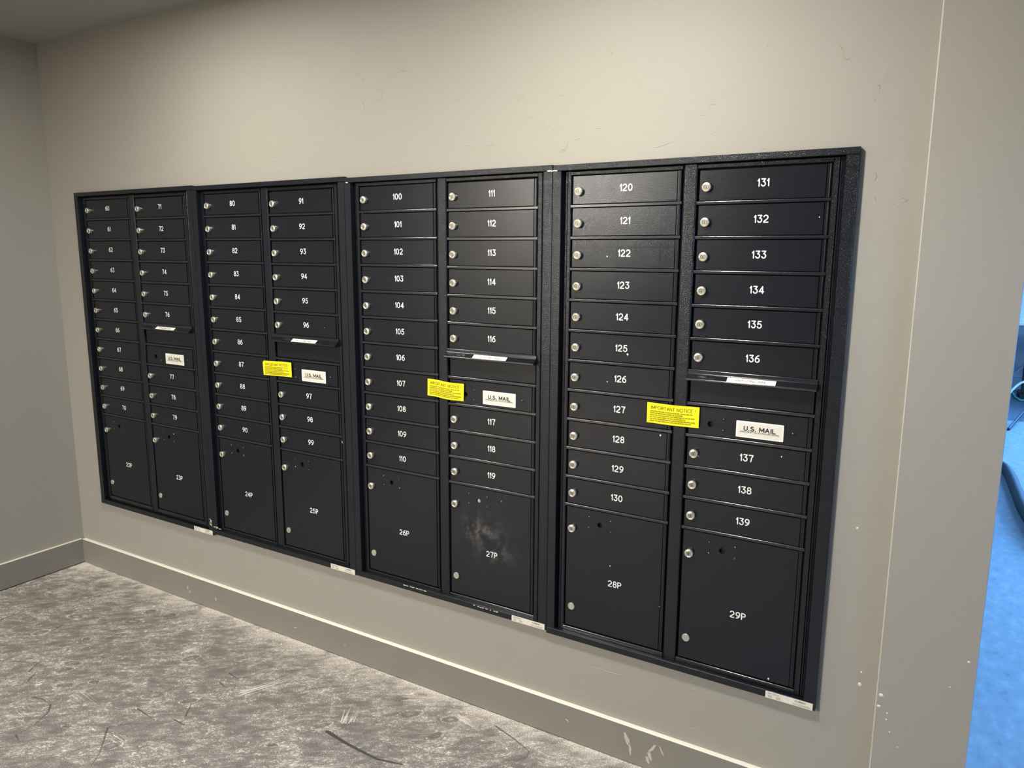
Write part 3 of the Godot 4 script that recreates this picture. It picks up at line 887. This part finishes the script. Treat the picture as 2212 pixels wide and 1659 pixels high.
func setting():
	var g := Geo.new()
	# the wall of mailboxes: thick, with a recess for the four units
	var hx0 := -0.036; var hx1 := 3.160; var hy0 := TOP - 1.407; var hy1 := TOP + 0.0155
	var W := 0.56
	g.box(Vector3(-0.42, -0.1, -W), Vector3(hx0, CEIL + 0.1, 0))
	g.box(Vector3(hx1, -0.1, -W), Vector3(3.400, CEIL + 0.1, 0))
	g.box(Vector3(hx0, -0.1, -W), Vector3(hx1, hy0, 0))
	g.box(Vector3(hx0, hy1, -W), Vector3(hx1, CEIL + 0.1, 0))
	g.box(Vector3(hx0, hy0, -W), Vector3(hx1, hy1, -W + 0.11))
	var wall := struct("wall_back", g, M.wall, "greige painted wall with trowel marks around the black mailboxes", "wall")
	var pm := Geo.new()
	rng.seed = 12
	plaster_marks(pm)
	built("plaster_ridges", pm, M.wall, wall).set_meta("kind", "stuff")
	var sp := Geo.new()
	for q in [[3.2761, 0.4859, 0.0028], [3.2744, 0.4517, 0.0055], [3.237, 0.8655, 0.0035]]:
		sp.drop(Vector3(q[0], q[1], 0), q[2] * 0.8, q[2], 0.001)
	built("plaster_specks", sp, M.plaster, wall).set_meta("kind", "stuff")
	# the flat board that closes the wall beside the opening
	g = Geo.new()
	g.box(Vector3(3.3155, 0.0, -0.0005), Vector3(3.5205, CEIL, 0.0200), 0.0020)
	g.box(Vector3(3.400, 0.0, -0.15), Vector3(3.5205, CEIL, 0.0))
	var trim := struct("trim_1", g, M.wall, "wide flat painted board at the right edge beside the opening", "trim")
	var bead := Geo.new()
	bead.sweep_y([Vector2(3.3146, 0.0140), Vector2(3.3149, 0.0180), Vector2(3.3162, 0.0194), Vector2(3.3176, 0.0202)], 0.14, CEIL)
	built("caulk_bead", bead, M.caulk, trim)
	sp = Geo.new()
	for q in [[3.3261, 0.4491, 0.0056], [3.3234, 0.4175, 0.0046], [3.3434, 0.405, 0.0026], [3.3428, 0.3868, 0.0022], [3.3527, 0.3555, 0.0018], [3.3733, 0.3217, 0.0016], [3.502, 0.592, 0.0032], [3.4698, 0.5169, 0.0016]]:
		sp.drop(Vector3(q[0], q[1], 0.0200), q[2], q[2] * 0.85, 0.0012)
	built("plaster_specks", sp, M.plaster, trim).set_meta("kind", "stuff")
	# above and right of the opening
	g = Geo.new()
	g.box(Vector3(3.5205, 2.15, -0.15), Vector3(5.2, CEIL + 0.1, 0))
	g.box(Vector3(5.2, -0.1, -0.15), Vector3(5.35, CEIL + 0.1, 0))
	struct("wall_opening", g, M.wall, "painted wall around the opening to the daylit room", "wall")
	g = Geo.new()
	g.box(Vector3(-0.417, -0.1, 0), Vector3(-0.267, CEIL + 0.1, 6.35))
	struct("wall_left", g, M.wall, "plain greige side wall at the left edge", "wall")
	g = Geo.new()
	g.box(Vector3(5.2, -0.1, 0), Vector3(5.35, CEIL + 0.1, 0.45))
	g.box(Vector3(5.2, -0.1, 1.25), Vector3(5.35, CEIL + 0.1, 6.35))
	g.box(Vector3(5.2, -0.1, 0.45), Vector3(5.35, 1.45, 1.25))
	g.box(Vector3(5.2, 1.85, 0.45), Vector3(5.35, CEIL + 0.1, 1.25))
	struct("wall_right", g, M.wall, "plain side wall with a small added window right of the view", "wall")
	g = Geo.new()
	g.box(Vector3(-0.267, -0.1, 6.2), Vector3(5.2, CEIL + 0.1, 6.35))
	struct("wall_front", g, M.far_wall, "unseen wall behind the viewer, darkened to dim reflections in the doors", "wall")  # out of view; its dark colour keeps the door reflections dim
	g = Geo.new()
	g.box(Vector3(-0.267, CEIL, 0), Vector3(5.2, CEIL + 0.12, 6.2))
	struct("ceiling", g, M.ceiling, "flat grey ceiling in shade at the upper left", "ceiling")
	# floor: its texture lies where the dust lies
	g = Geo.new()
	var u := func(x: float, z: float) -> Vector2: return Vector2((x - FX0) / FW, z / FD)
	g.quad(Vector3(-0.267, 0, 6.2), Vector3(5.2, 0, 6.2), Vector3(5.2, 0, 0.0), Vector3(-0.267, 0, 0.0), u.call(-0.267, 6.2), u.call(5.2, 6.2), u.call(5.2, 0.0), u.call(-0.267, 0.0))
	g.quad(Vector3(-0.267, -0.1, 0), Vector3(5.2, -0.1, 0), Vector3(5.2, -0.1, 6.2), Vector3(-0.267, -0.1, 6.2))
	var fl := struct("floor", g, M.floor, "concrete floor covered in trodden white plaster dust", "floor")
	# crumbs of plaster swept against the baseboards
	var cr := Geo.new()
	rng.seed = 77
	for k in 900:
		var c := Vector3(rng.randf_range(-0.24, 2.9), 0, 0.016 + absf(rng.randfn(0.0, 0.022)))
		if k % 5 == 0:
			c = Vector3(-0.25 + absf(rng.randfn(0.0, 0.03)), 0, rng.randf_range(0.02, 1.2))
		if k % 4 == 1:
			c = Vector3(rng.randf_range(-0.2, 2.8), 0, rng.randf_range(0.05, 1.4))
		var r := rng.randf_range(0.0008, 0.0024) * (1.7 if k % 23 == 0 else 1.0)
		var p := []
		for q in 5:
			var a := TAU * q / 5 + rng.randf_range(-0.4, 0.4)
			p.append(c + Vector3(cos(a) * r * rng.randf_range(0.7, 1.4), 0, -sin(a) * r * rng.randf_range(0.7, 1.4)))
		var tip := c + Vector3(0, r * rng.randf_range(0.7, 1.3), 0)
		for q in 5:
			cr.tri(p[q], p[(q + 1) % 5], tip)
	built("plaster_crumbs", cr, M.plaster, fl).set_meta("kind", "stuff")
	# baseboards: flat stock with a square top, standing just off the floor
	var bt := TOP - 1.6452
	g = Geo.new()
	g.sweep_x([Vector2(0.0045, 0.0), Vector2(0.0045, 0.0150), Vector2(bt - 0.0018, 0.0150), Vector2(bt, 0.0132), Vector2(bt, 0.0)], -0.267, 3.3155)
	var bb := struct("baseboard_back", g, M.base, "flat painted baseboard under the mailboxes, smeared with plaster, with a painted highlight on top", "baseboard")
	var du := Geo.new()
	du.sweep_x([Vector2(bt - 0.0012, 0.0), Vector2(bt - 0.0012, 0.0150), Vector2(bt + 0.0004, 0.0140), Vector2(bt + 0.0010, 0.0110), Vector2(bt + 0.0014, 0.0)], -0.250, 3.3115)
	built("highlight_strip", du, M.dust, bb)  # pale strip stands in for the lamp highlight along the top edge
	# dried smears of plaster on it
	sp = Geo.new()
	for q in [[2.655, 0.075, 0.006, 0.028, 0.5], [2.665, 0.048, 0.004, 0.018, 0.2], [2.735, 0.075, 0.006, 0.016, -0.6], [2.728, 0.052, 0.005, 0.016, 0.2], [2.722, 0.035, 0.006, 0.012, 0.4], [2.765, 0.077, 0.003, 0.014, 0.4], [0.560, 0.062, 0.006, 0.008, 0.0], [0.575, 0.046, 0.005, 0.006, 0.4], [0.75, 0.055, 0.005, 0.008, 0.3], [1.235, 0.055, 0.007, 0.003, 0.2], [1.50, 0.055, 0.003, 0.003, 0.0], [2.95, 0.065, 0.004, 0.004, 0.2], [2.81, 0.028, 0.004, 0.004, 0.2], [2.45, 0.07, 0.008, 0.003, -0.4]]:
		var k := sp.v.size()
		sp.disc(Vector3(q[0], q[1], 0.0152), q[2], q[3], 9, q[4])
		for i in range(k, sp.v.size()):
			var at := Vector3(q[0], q[1], 0.0152)
			var d := sp.v[i] - at
			sp.v[i] = at + d * (1.0 + 0.35 * sin(d.angle_to(Vector3.RIGHT) * 5.0 + q[0] * 40.0))
	M.smear = mat(Color(0.75, 0.73, 0.67), 0.7)
	built("plaster_smears", sp, M.smear, bb).set_meta("kind", "stuff")
	g = Geo.new()
	var x0 := -0.267
	g.box(Vector3(x0, 0.0045, 0.0152), Vector3(x0 + 0.0150, bt, 6.2))
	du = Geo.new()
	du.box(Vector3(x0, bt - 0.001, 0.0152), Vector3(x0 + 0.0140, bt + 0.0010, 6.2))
	var bl := struct("baseboard_left", g, M.base, "flat painted baseboard along the left wall", "baseboard")
	built("highlight_strip", du, M.dust, bl)  # the same painted highlight on top of the left board
	# ---- the daylit room
	g = Geo.new()
	g.box(Vector3(3.28, -0.1, -8.65), Vector3(3.40, 2.85, -W))
	struct("wall_side", g, M.room_wall, "side wall of the daylit room", "wall")
	g = Geo.new()
	var fz := -8.5
	g.box(Vector3(3.40, -0.1, fz - 0.15), Vector3(4.03, 2.85, fz))
	g.box(Vector3(4.03, -0.1, fz - 0.15), Vector3(6.9, 0.80, fz))
	g.box(Vector3(4.03, 2.35, fz - 0.15), Vector3(6.9, 2.85, fz))
	g.box(Vector3(6.9, -0.1, fz - 0.15), Vector3(7.65, 2.85, fz))
	struct("wall_far", g, M.room_wall, "far wall below the bright window", "wall")
	g = Geo.new()
	g.box(Vector3(7.5, -0.1, fz), Vector3(7.65, 0.15, 0))
	g.box(Vector3(7.5, 2.6, fz), Vector3(7.65, 2.85, 0))
	g.box(Vector3(7.5, 0.15, fz), Vector3(7.65, 2.6, -5.9))
	g.box(Vector3(7.5, 0.15, -0.5), Vector3(7.65, 2.6, 0))
	struct("wall_window", g, M.room_wall, "side wall with a wide added window in the daylit room", "wall")
	g = Geo.new()
	g.box(Vector3(5.35, -0.1, -0.15), Vector3(7.65, 2.85, 0))
	struct("wall_near", g, M.room_wall, "near wall of the daylit room", "wall")
	g = Geo.new()
	g.box(Vector3(3.28, 2.72, fz), Vector3(7.65, 2.85, -0.15))
	g.box(Vector3(3.28, CEIL + 0.1, -0.16), Vector3(5.35, 2.85, -0.0))
	struct("ceiling_001", g, M.room_wall, "ceiling of the daylit room", "ceiling")
	g = Geo.new()
	g.box(Vector3(3.40, -0.1, -6.46), Vector3(7.5, 0.0, 0.0))
	struct("floor_001", g, M.room_floor, "scuffed floor of the next room lit blue by daylight", "floor")
	g = Geo.new()
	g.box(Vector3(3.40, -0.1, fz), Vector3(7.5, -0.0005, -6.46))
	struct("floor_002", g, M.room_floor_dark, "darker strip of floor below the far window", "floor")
	g = Geo.new()
	g.box(Vector3(3.40, 0.0, fz), Vector3(7.5, 0.15, fz + 0.016), 0.003)
	struct("baseboard_far", g, M.room_trim, "dark baseboard under the far window", "baseboard")
	window("window_1", Vector3(4.03, 0.80, fz), 2.87, 1.55, 0.0, "bright window at the far end of the next room")
	window("window_3", Vector3(5.2, 1.45, 1.25), 0.8, 0.40, -PI / 2, "small unseen window added to the right wall for blue fill light")  # added out of view, puts blue daylight on the wall and board
	window("window_2", Vector3(7.5, 0.15, -0.5), 5.4, 2.45, -PI / 2, "wide unseen window added to brighten the next room")  # added out of view to light the floor of the next room

func window(called: String, at: Vector3, w: float, h: float, turn: float, label: String):
	# local x runs along the opening as seen from inside the room, the wall lies behind (-z)
	var o := Node3D.new()
	o.name = called; o.position = at; o.rotation.y = turn
	add_child(o)
	o.set_meta("kind", "structure"); tag(o, label, "window")
	var g := Geo.new()
	var d := 0.10
	g.box(Vector3(0, 0, -d), Vector3(w, 0.05, -0.04), 0.004)
	g.box(Vector3(0, h - 0.05, -d), Vector3(w, h, -0.04), 0.004)
	g.box(Vector3(0, 0.05, -d), Vector3(0.05, h - 0.05, -0.04), 0.004)
	g.box(Vector3(w - 0.05, 0.05, -d), Vector3(w, h - 0.05, -0.04), 0.004)
	g.box(Vector3(w / 2 - 0.025, 0.05, -d), Vector3(w / 2 + 0.025, h - 0.05, -0.04), 0.004)
	built("window_frame", g, M.label, o)
	for k in 2:
		g = Geo.new()
		g.quad(Vector3(0.05 + k * (w / 2 - 0.025), 0.05, -0.07), Vector3(w / 2 - 0.025 + k * (w / 2 - 0.025), 0.05, -0.07), Vector3(w / 2 - 0.025 + k * (w / 2 - 0.025), h - 0.05, -0.07), Vector3(0.05 + k * (w / 2 - 0.025), h - 0.05, -0.07))
		built("pane", g, M.glass, o)
	g = Geo.new()
	g.box(Vector3(-0.05, -0.04, -0.04), Vector3(w + 0.05, 0.0, 0.05), 0.004)
	built("window_sill", g, M.label, o)

func ceiling_light(at: Vector3, energy: float, label: String):
	var t := thing("ceiling_light", label, "light", at, "round flush ceiling lights")
	var g := Geo.new()
	for k in 32:                                   # a slim round fitting, turned about the vertical
		var a := TAU * k / 32; var b := TAU * (k + 1) / 32
		var ca := Vector3(cos(a), 0, sin(a)); var cb := Vector3(cos(b), 0, sin(b))
		g.quad(cb * 0.095, ca * 0.095, ca * 0.092 - Vector3(0, 0.010, 0), cb * 0.092 - Vector3(0, 0.010, 0))
		g.quad(cb * 0.092 - Vector3(0, 0.010, 0), ca * 0.092 - Vector3(0, 0.010, 0), ca * 0.078 - Vector3(0, 0.012, 0), cb * 0.078 - Vector3(0, 0.012, 0))
	built("rim", g, M.label_edge, t)
	g = Geo.new()
	for k in 32:
		var a := TAU * k / 32; var b := TAU * (k + 1) / 32
		g.tri(Vector3(0, -0.011, 0), Vector3(cos(a), 0, sin(a)) * 0.078 - Vector3(0, 0.011, 0), Vector3(cos(b), 0, sin(b)) * 0.078 - Vector3(0, 0.011, 0))
	built("lens", g, M.lens, t)
	var l := AreaLight3D.new()
	l.name = "light"
	l.area_size = Vector2(0.14, 0.14)
	l.light_color = LAMP_COLOR; l.light_energy = energy; l.area_range = 14.0
	l.shadow_enabled = true
	l.position = Vector3(0, -0.016, 0); l.rotation.x = -PI / 2
	t.add_child(l)

func fill_panel_light(at: Vector3, wx: float, wz: float, energy: float, label: String):  # unseen panel, added as a strong frontal fill light
	var t := thing("fill_panel", label, "light", at)
	var g := Geo.new()
	var d := 0.014
	for r in [[-wx / 2 - 0.02, -wz / 2 - 0.02, wx / 2 + 0.02, -wz / 2], [-wx / 2 - 0.02, wz / 2, wx / 2 + 0.02, wz / 2 + 0.02], [-wx / 2 - 0.02, -wz / 2, -wx / 2, wz / 2], [wx / 2, -wz / 2, wx / 2 + 0.02, wz / 2]]:
		g.box(Vector3(r[0], -d, r[1]), Vector3(r[2], 0.0, r[3]))
	built("frame", g, M.label_edge, t)
	g = Geo.new()
	g.quad(Vector3(-wx / 2, -d + 0.003, -wz / 2), Vector3(wx / 2, -d + 0.003, -wz / 2), Vector3(wx / 2, -d + 0.003, wz / 2), Vector3(-wx / 2, -d + 0.003, wz / 2))
	built("diffuser", g, M.lens, t)
	var l := AreaLight3D.new()
	l.name = "light"
	l.area_size = Vector2(wx - 0.02, wz - 0.02)
	l.light_color = LAMP_COLOR; l.light_energy = energy; l.area_range = 16.0
	l.shadow_enabled = true
	l.position = Vector3(0, -0.018, 0); l.rotation.x = -PI / 2
	t.add_child(l)

func beyond():
	# what shows of the next room past the edge of the board
	var hose := Geo.new()
	var c := Curve3D.new()
	for p in [Vector3(3.62, 0.036, -4.55), Vector3(3.72, 0.036, -4.47), Vector3(3.792, 0.036, -4.36), Vector3(3.824, 0.036, -4.10), Vector3(3.842, 0.036, -3.70), Vector3(3.865, 0.036, -3.25), Vector3(3.93, 0.036, -2.8), Vector3(4.10, 0.036, -2.45), Vector3(4.55, 0.036, -2.35), Vector3(5.20, 0.036, -2.75), Vector3(6.0, 0.036, -2.6), Vector3(6.9, 0.036, -3.1)]:
		c.add_point(p)
	for k in range(1, c.point_count - 1):
		var d := (c.get_point_position(k + 1) - c.get_point_position(k - 1)) * 0.2
		c.set_point_in(k, -d); c.set_point_out(k, d)
	hose.tube(c.tessellate_even_length(5, 0.03), 0.036, 14)
	var h := built("hose", hose, M.rubber, self)
	tag(h, "thick black hose lying on the blue-lit floor of the next room", "hose")
	var rod := Geo.new()
	rod.tube([Vector3(3.894, 0.012, -5.951), Vector3(4.02, 0.055, -6.55), Vector3(4.16, 0.10, -7.2)], 0.012, 8)
	tag(built("rod", rod, M.steel_dark, self), "thin dark rod propped on the floor past the opening", "rod")
	var wc := Geo.new()
	var path := []
	for k in 15:
		var s := float(k) / 14
		path.append(Vector3(3.93 + 0.36 * s, 0.03 + 0.20 * sin(PI * minf(s * 1.05, 1.0)), -7.6))
	path.append_array([Vector3(4.45, 0.015, -7.52), Vector3(4.9, 0.015, -7.35), Vector3(5.6, 0.015, -7.3)])
	wc.tube(path, 0.013, 8)
	tag(built("cable", wc, M.cable_white, self), "white cable arching in front of the far wall", "cable")
	path = []
	for k in 15:
		var s := float(k) / 14
		path.append(Vector3(3.93 + 0.46 * s, 0.03 + 0.28 * sin(PI * minf(s * 1.05, 1.0)), -8.34))
	wc = Geo.new()
	wc.tube(path, 0.011, 8)
	tag(built("cable_001", wc, M.room_trim, self), "grey cable looping just above the white cable", "cable")
	wc = Geo.new()
	wc.tube([Vector3(3.96, 0.012, -8.44), Vector3(4.01, 0.012, -8.3), Vector3(4.035, 0.012, -8.1), Vector3(4.042, 0.012, -7.88), Vector3(4.075, 0.012, -7.68), Vector3(4.25, 0.012, -7.66), Vector3(4.6, 0.012, -7.66), Vector3(5.2, 0.012, -7.5), Vector3(6.2, 0.012, -7.6)], 0.012, 8)
	tag(built("cable_002", wc, M.cable_green, self), "pale green cable lying on the dark strip of floor", "cable")
	# a dark stand whose near post is seen in front of the far wall
	var t := thing("equipment_stand", "dark metal stand on black feet in front of the far wall", "stand", Vector3(4.078, 0, -8.0))
	var g := Geo.new()
	g.box(Vector3(0.012, 0.06, 0.0), Vector3(0.10, 0.62, 0.09), 0.004)
	built("post", g, M.steel_dark, t)
	g = Geo.new()
	g.box(Vector3(0.60, 0.06, 0.0), Vector3(0.69, 0.62, 0.09), 0.004)
	built("post", g, M.steel_dark, t)
	g = Geo.new()
	g.box(Vector3(0.0, 0.62, -0.2), Vector3(0.70, 0.66, 0.25), 0.004)
	built("top", g, M.steel_dark, t)
	for x in [-0.01, 0.58]:
		g = Geo.new()
		g.box(Vector3(x, 0.0, -0.15), Vector3(x + 0.13, 0.06, 0.20), 0.006)
		built("foot", g, M.rubber, t)

func speck(t: Node3D, list: Array, z: float):
	# white specks of plaster thrown on the doors, at heights and places given in the room
	var g := Geo.new()
	for q in list:
		g.drop(Vector3(q[0] - t.position.x, q[1] - t.position.y, z), q[2] * 0.8, q[2], 0.0010)
	built("plaster_specks", g, M.white, t).set_meta("kind", "stuff")

func chips(t: Node3D, list: Array, z: float):
	# rubbed and chipped places on the surround
	var g := Geo.new()
	for q in list:
		var n: int = q[4]
		for k in n:
			var x: float = q[0] + q[2] * (rng.randf() - 0.5); var y: float = q[1] + q[3] * (rng.randf() - 0.5)
			g.disc(Vector3(x - t.position.x, y - t.position.y, z + 0.00002 * k), rng.randf_range(0.001, 0.004), rng.randf_range(0.0006, 0.0016), 6, rng.randf_range(-0.3, 0.3))
	built("paint_chips", g, M.plaster, t).set_meta("kind", "stuff")

func _ready():
	# ---- camera, sky, exposure
	var cam := Camera3D.new()
	cam.name = "camera"
	cam.fov = 54.3229
	cam.near = 0.05; cam.far = 60.0
	cam.transform = Transform3D(Basis(Vector3(0.85957, 0.00555, -0.51099), Vector3(-0.0918, 0.98535, -0.14372), Vector3(0.50271, 0.17045, 0.84749)).orthonormalized(), Vector3(3.40257, TOP - 0.23262, 1.97678))
	add_child(cam)
	cam.current = true
	var sky_m := ProceduralSkyMaterial.new()
	sky_m.sky_top_color = Color(0.33, 0.60, 0.94); sky_m.sky_horizon_color = Color(0.53, 0.77, 0.98)
	sky_m.ground_bottom_color = Color(0.20, 0.30, 0.42); sky_m.ground_horizon_color = Color(0.40, 0.58, 0.80)
	sky_m.energy_multiplier = SKY_ENERGY
	var sky := Sky.new()
	sky.sky_material = sky_m
	var env := Environment.new()
	env.background_mode = Environment.BG_SKY; env.sky = sky
	env.tonemap_mode = Environment.TONE_MAPPER_LINEAR
	env.tonemap_exposure = EXPOSURE
	env.sdfgi_enabled = true; env.ssao_enabled = true; env.ssil_enabled = true
	var we := WorldEnvironment.new()
	we.name = "world"; we.environment = env
	add_child(we)
	materials()
	# ---- lamps of the mail room and an added fill panel
	ceiling_light(Vector3(1.08, CEIL, 0.74), LAMP_ENERGY * 0.52, "round ceiling light over the left half of the mailboxes")
	ceiling_light(Vector3(2.55, CEIL, 0.90), LAMP_ENERGY * 1.08, "round ceiling light over the right half of the mailboxes")
	fill_panel_light(Vector3(0.30, CEIL, 4.7), 0.30, 1.2, LAMP_ENERGY * 9.6, "long flat ceiling panel added behind the view for fill light")
	# ---- the room
	setting()
	# ---- mailboxes
	var ux := [0.0, 0.8127, 1.6196, 2.4223]
	var dy := [0.0, -0.0020, -0.0037, -0.0056]
	var jx := [-0.052, 0.766, 1.571, 2.371, 3.1755]
	var yt := [0.0285, 0.0252, 0.0205, 0.0190]
	var yb := [-1.4190, -1.4110, -1.4100, -1.4172]
	var labels := ["black mailbox unit with doors 60 to 79, nearest the left corner, without a yellow notice", "black mailbox unit with doors 80 to 99 and parcel doors 24P and 25P", "black mailbox unit with doors 100 to 119 and a dusty parcel door 27P", "black mailbox unit with doors 120 to 139, nearest the opening on the right"]
	var units := []
	for u in 4:
		units.append(mailbox_unit(u, ux[u], dy[u], jx[u], jx[u + 1], yt[u], yb[u], labels[u], [60, 80, 100, 120][u], 22 + 2 * u))
	rng.seed = 21
	var face := -0.0019
	speck(units[3], [[2.5387, 1.5315, 0.0022], [2.6093, 1.2577, 0.0035], [2.5493, 1.1737, 0.0021], [2.7156, 1.0357, 0.0030], [2.5748, 0.6145, 0.0022], [2.7337, 0.5247, 0.0014], [2.8262, 0.9912, 0.0022], [3.0444, 1.0216, 0.0021], [3.0938, 1.6289, 0.0018], [3.05, 0.395, 0.003]], face)
	speck(units[1], [[1.438, 1.2706, 0.0012], [1.507, 0.8525, 0.0034], [1.503, 0.857, 0.0026]], face)
	speck(units[2], [[2.1907, 0.7493, 0.0018], [1.635, 1.67, 0.001]], face)
	var tz := 0.0163
	chips(units[3], [[2.378, 1.7715, 0.012, 0.003, 12]], tz)
	chips(units[2], [[1.582, 1.7725, 0.012, 0.003, 8], [1.845, 0.3736, 0.11, 0.002, 40], [2.14, 0.3724, 0.10, 0.002, 26], [2.362, 1.7718, 0.014, 0.003, 12]], tz)
	chips(units[1], [[0.785, 0.39, 0.03, 0.004, 16], [0.80, 0.386, 0.03, 0.003, 12]], tz)
	chips(units[0], [[0.752, 0.405, 0.012, 0.03, 30]], tz)
	# ---- notices
	notice("crinkled yellow notice sticker with folded corner beside door 87", Vector3(1.1160, TOP - 0.6400, 0), 0.012, 0.1500, 0.0560, 0.0010, 0.8, 2)
	notice("rippled yellow notice sticker beside door 107", Vector3(1.9050, TOP - 0.6420, 0), -0.030, 0.1460, 0.0575, 0.0012, 0.0, 4)
	notice("flattest yellow notice sticker, beside door 127", Vector3(2.6760, TOP - 0.6400, 0), 0.004, 0.1490, 0.0575, 0.0006, 0.0, 1)
	beyond()
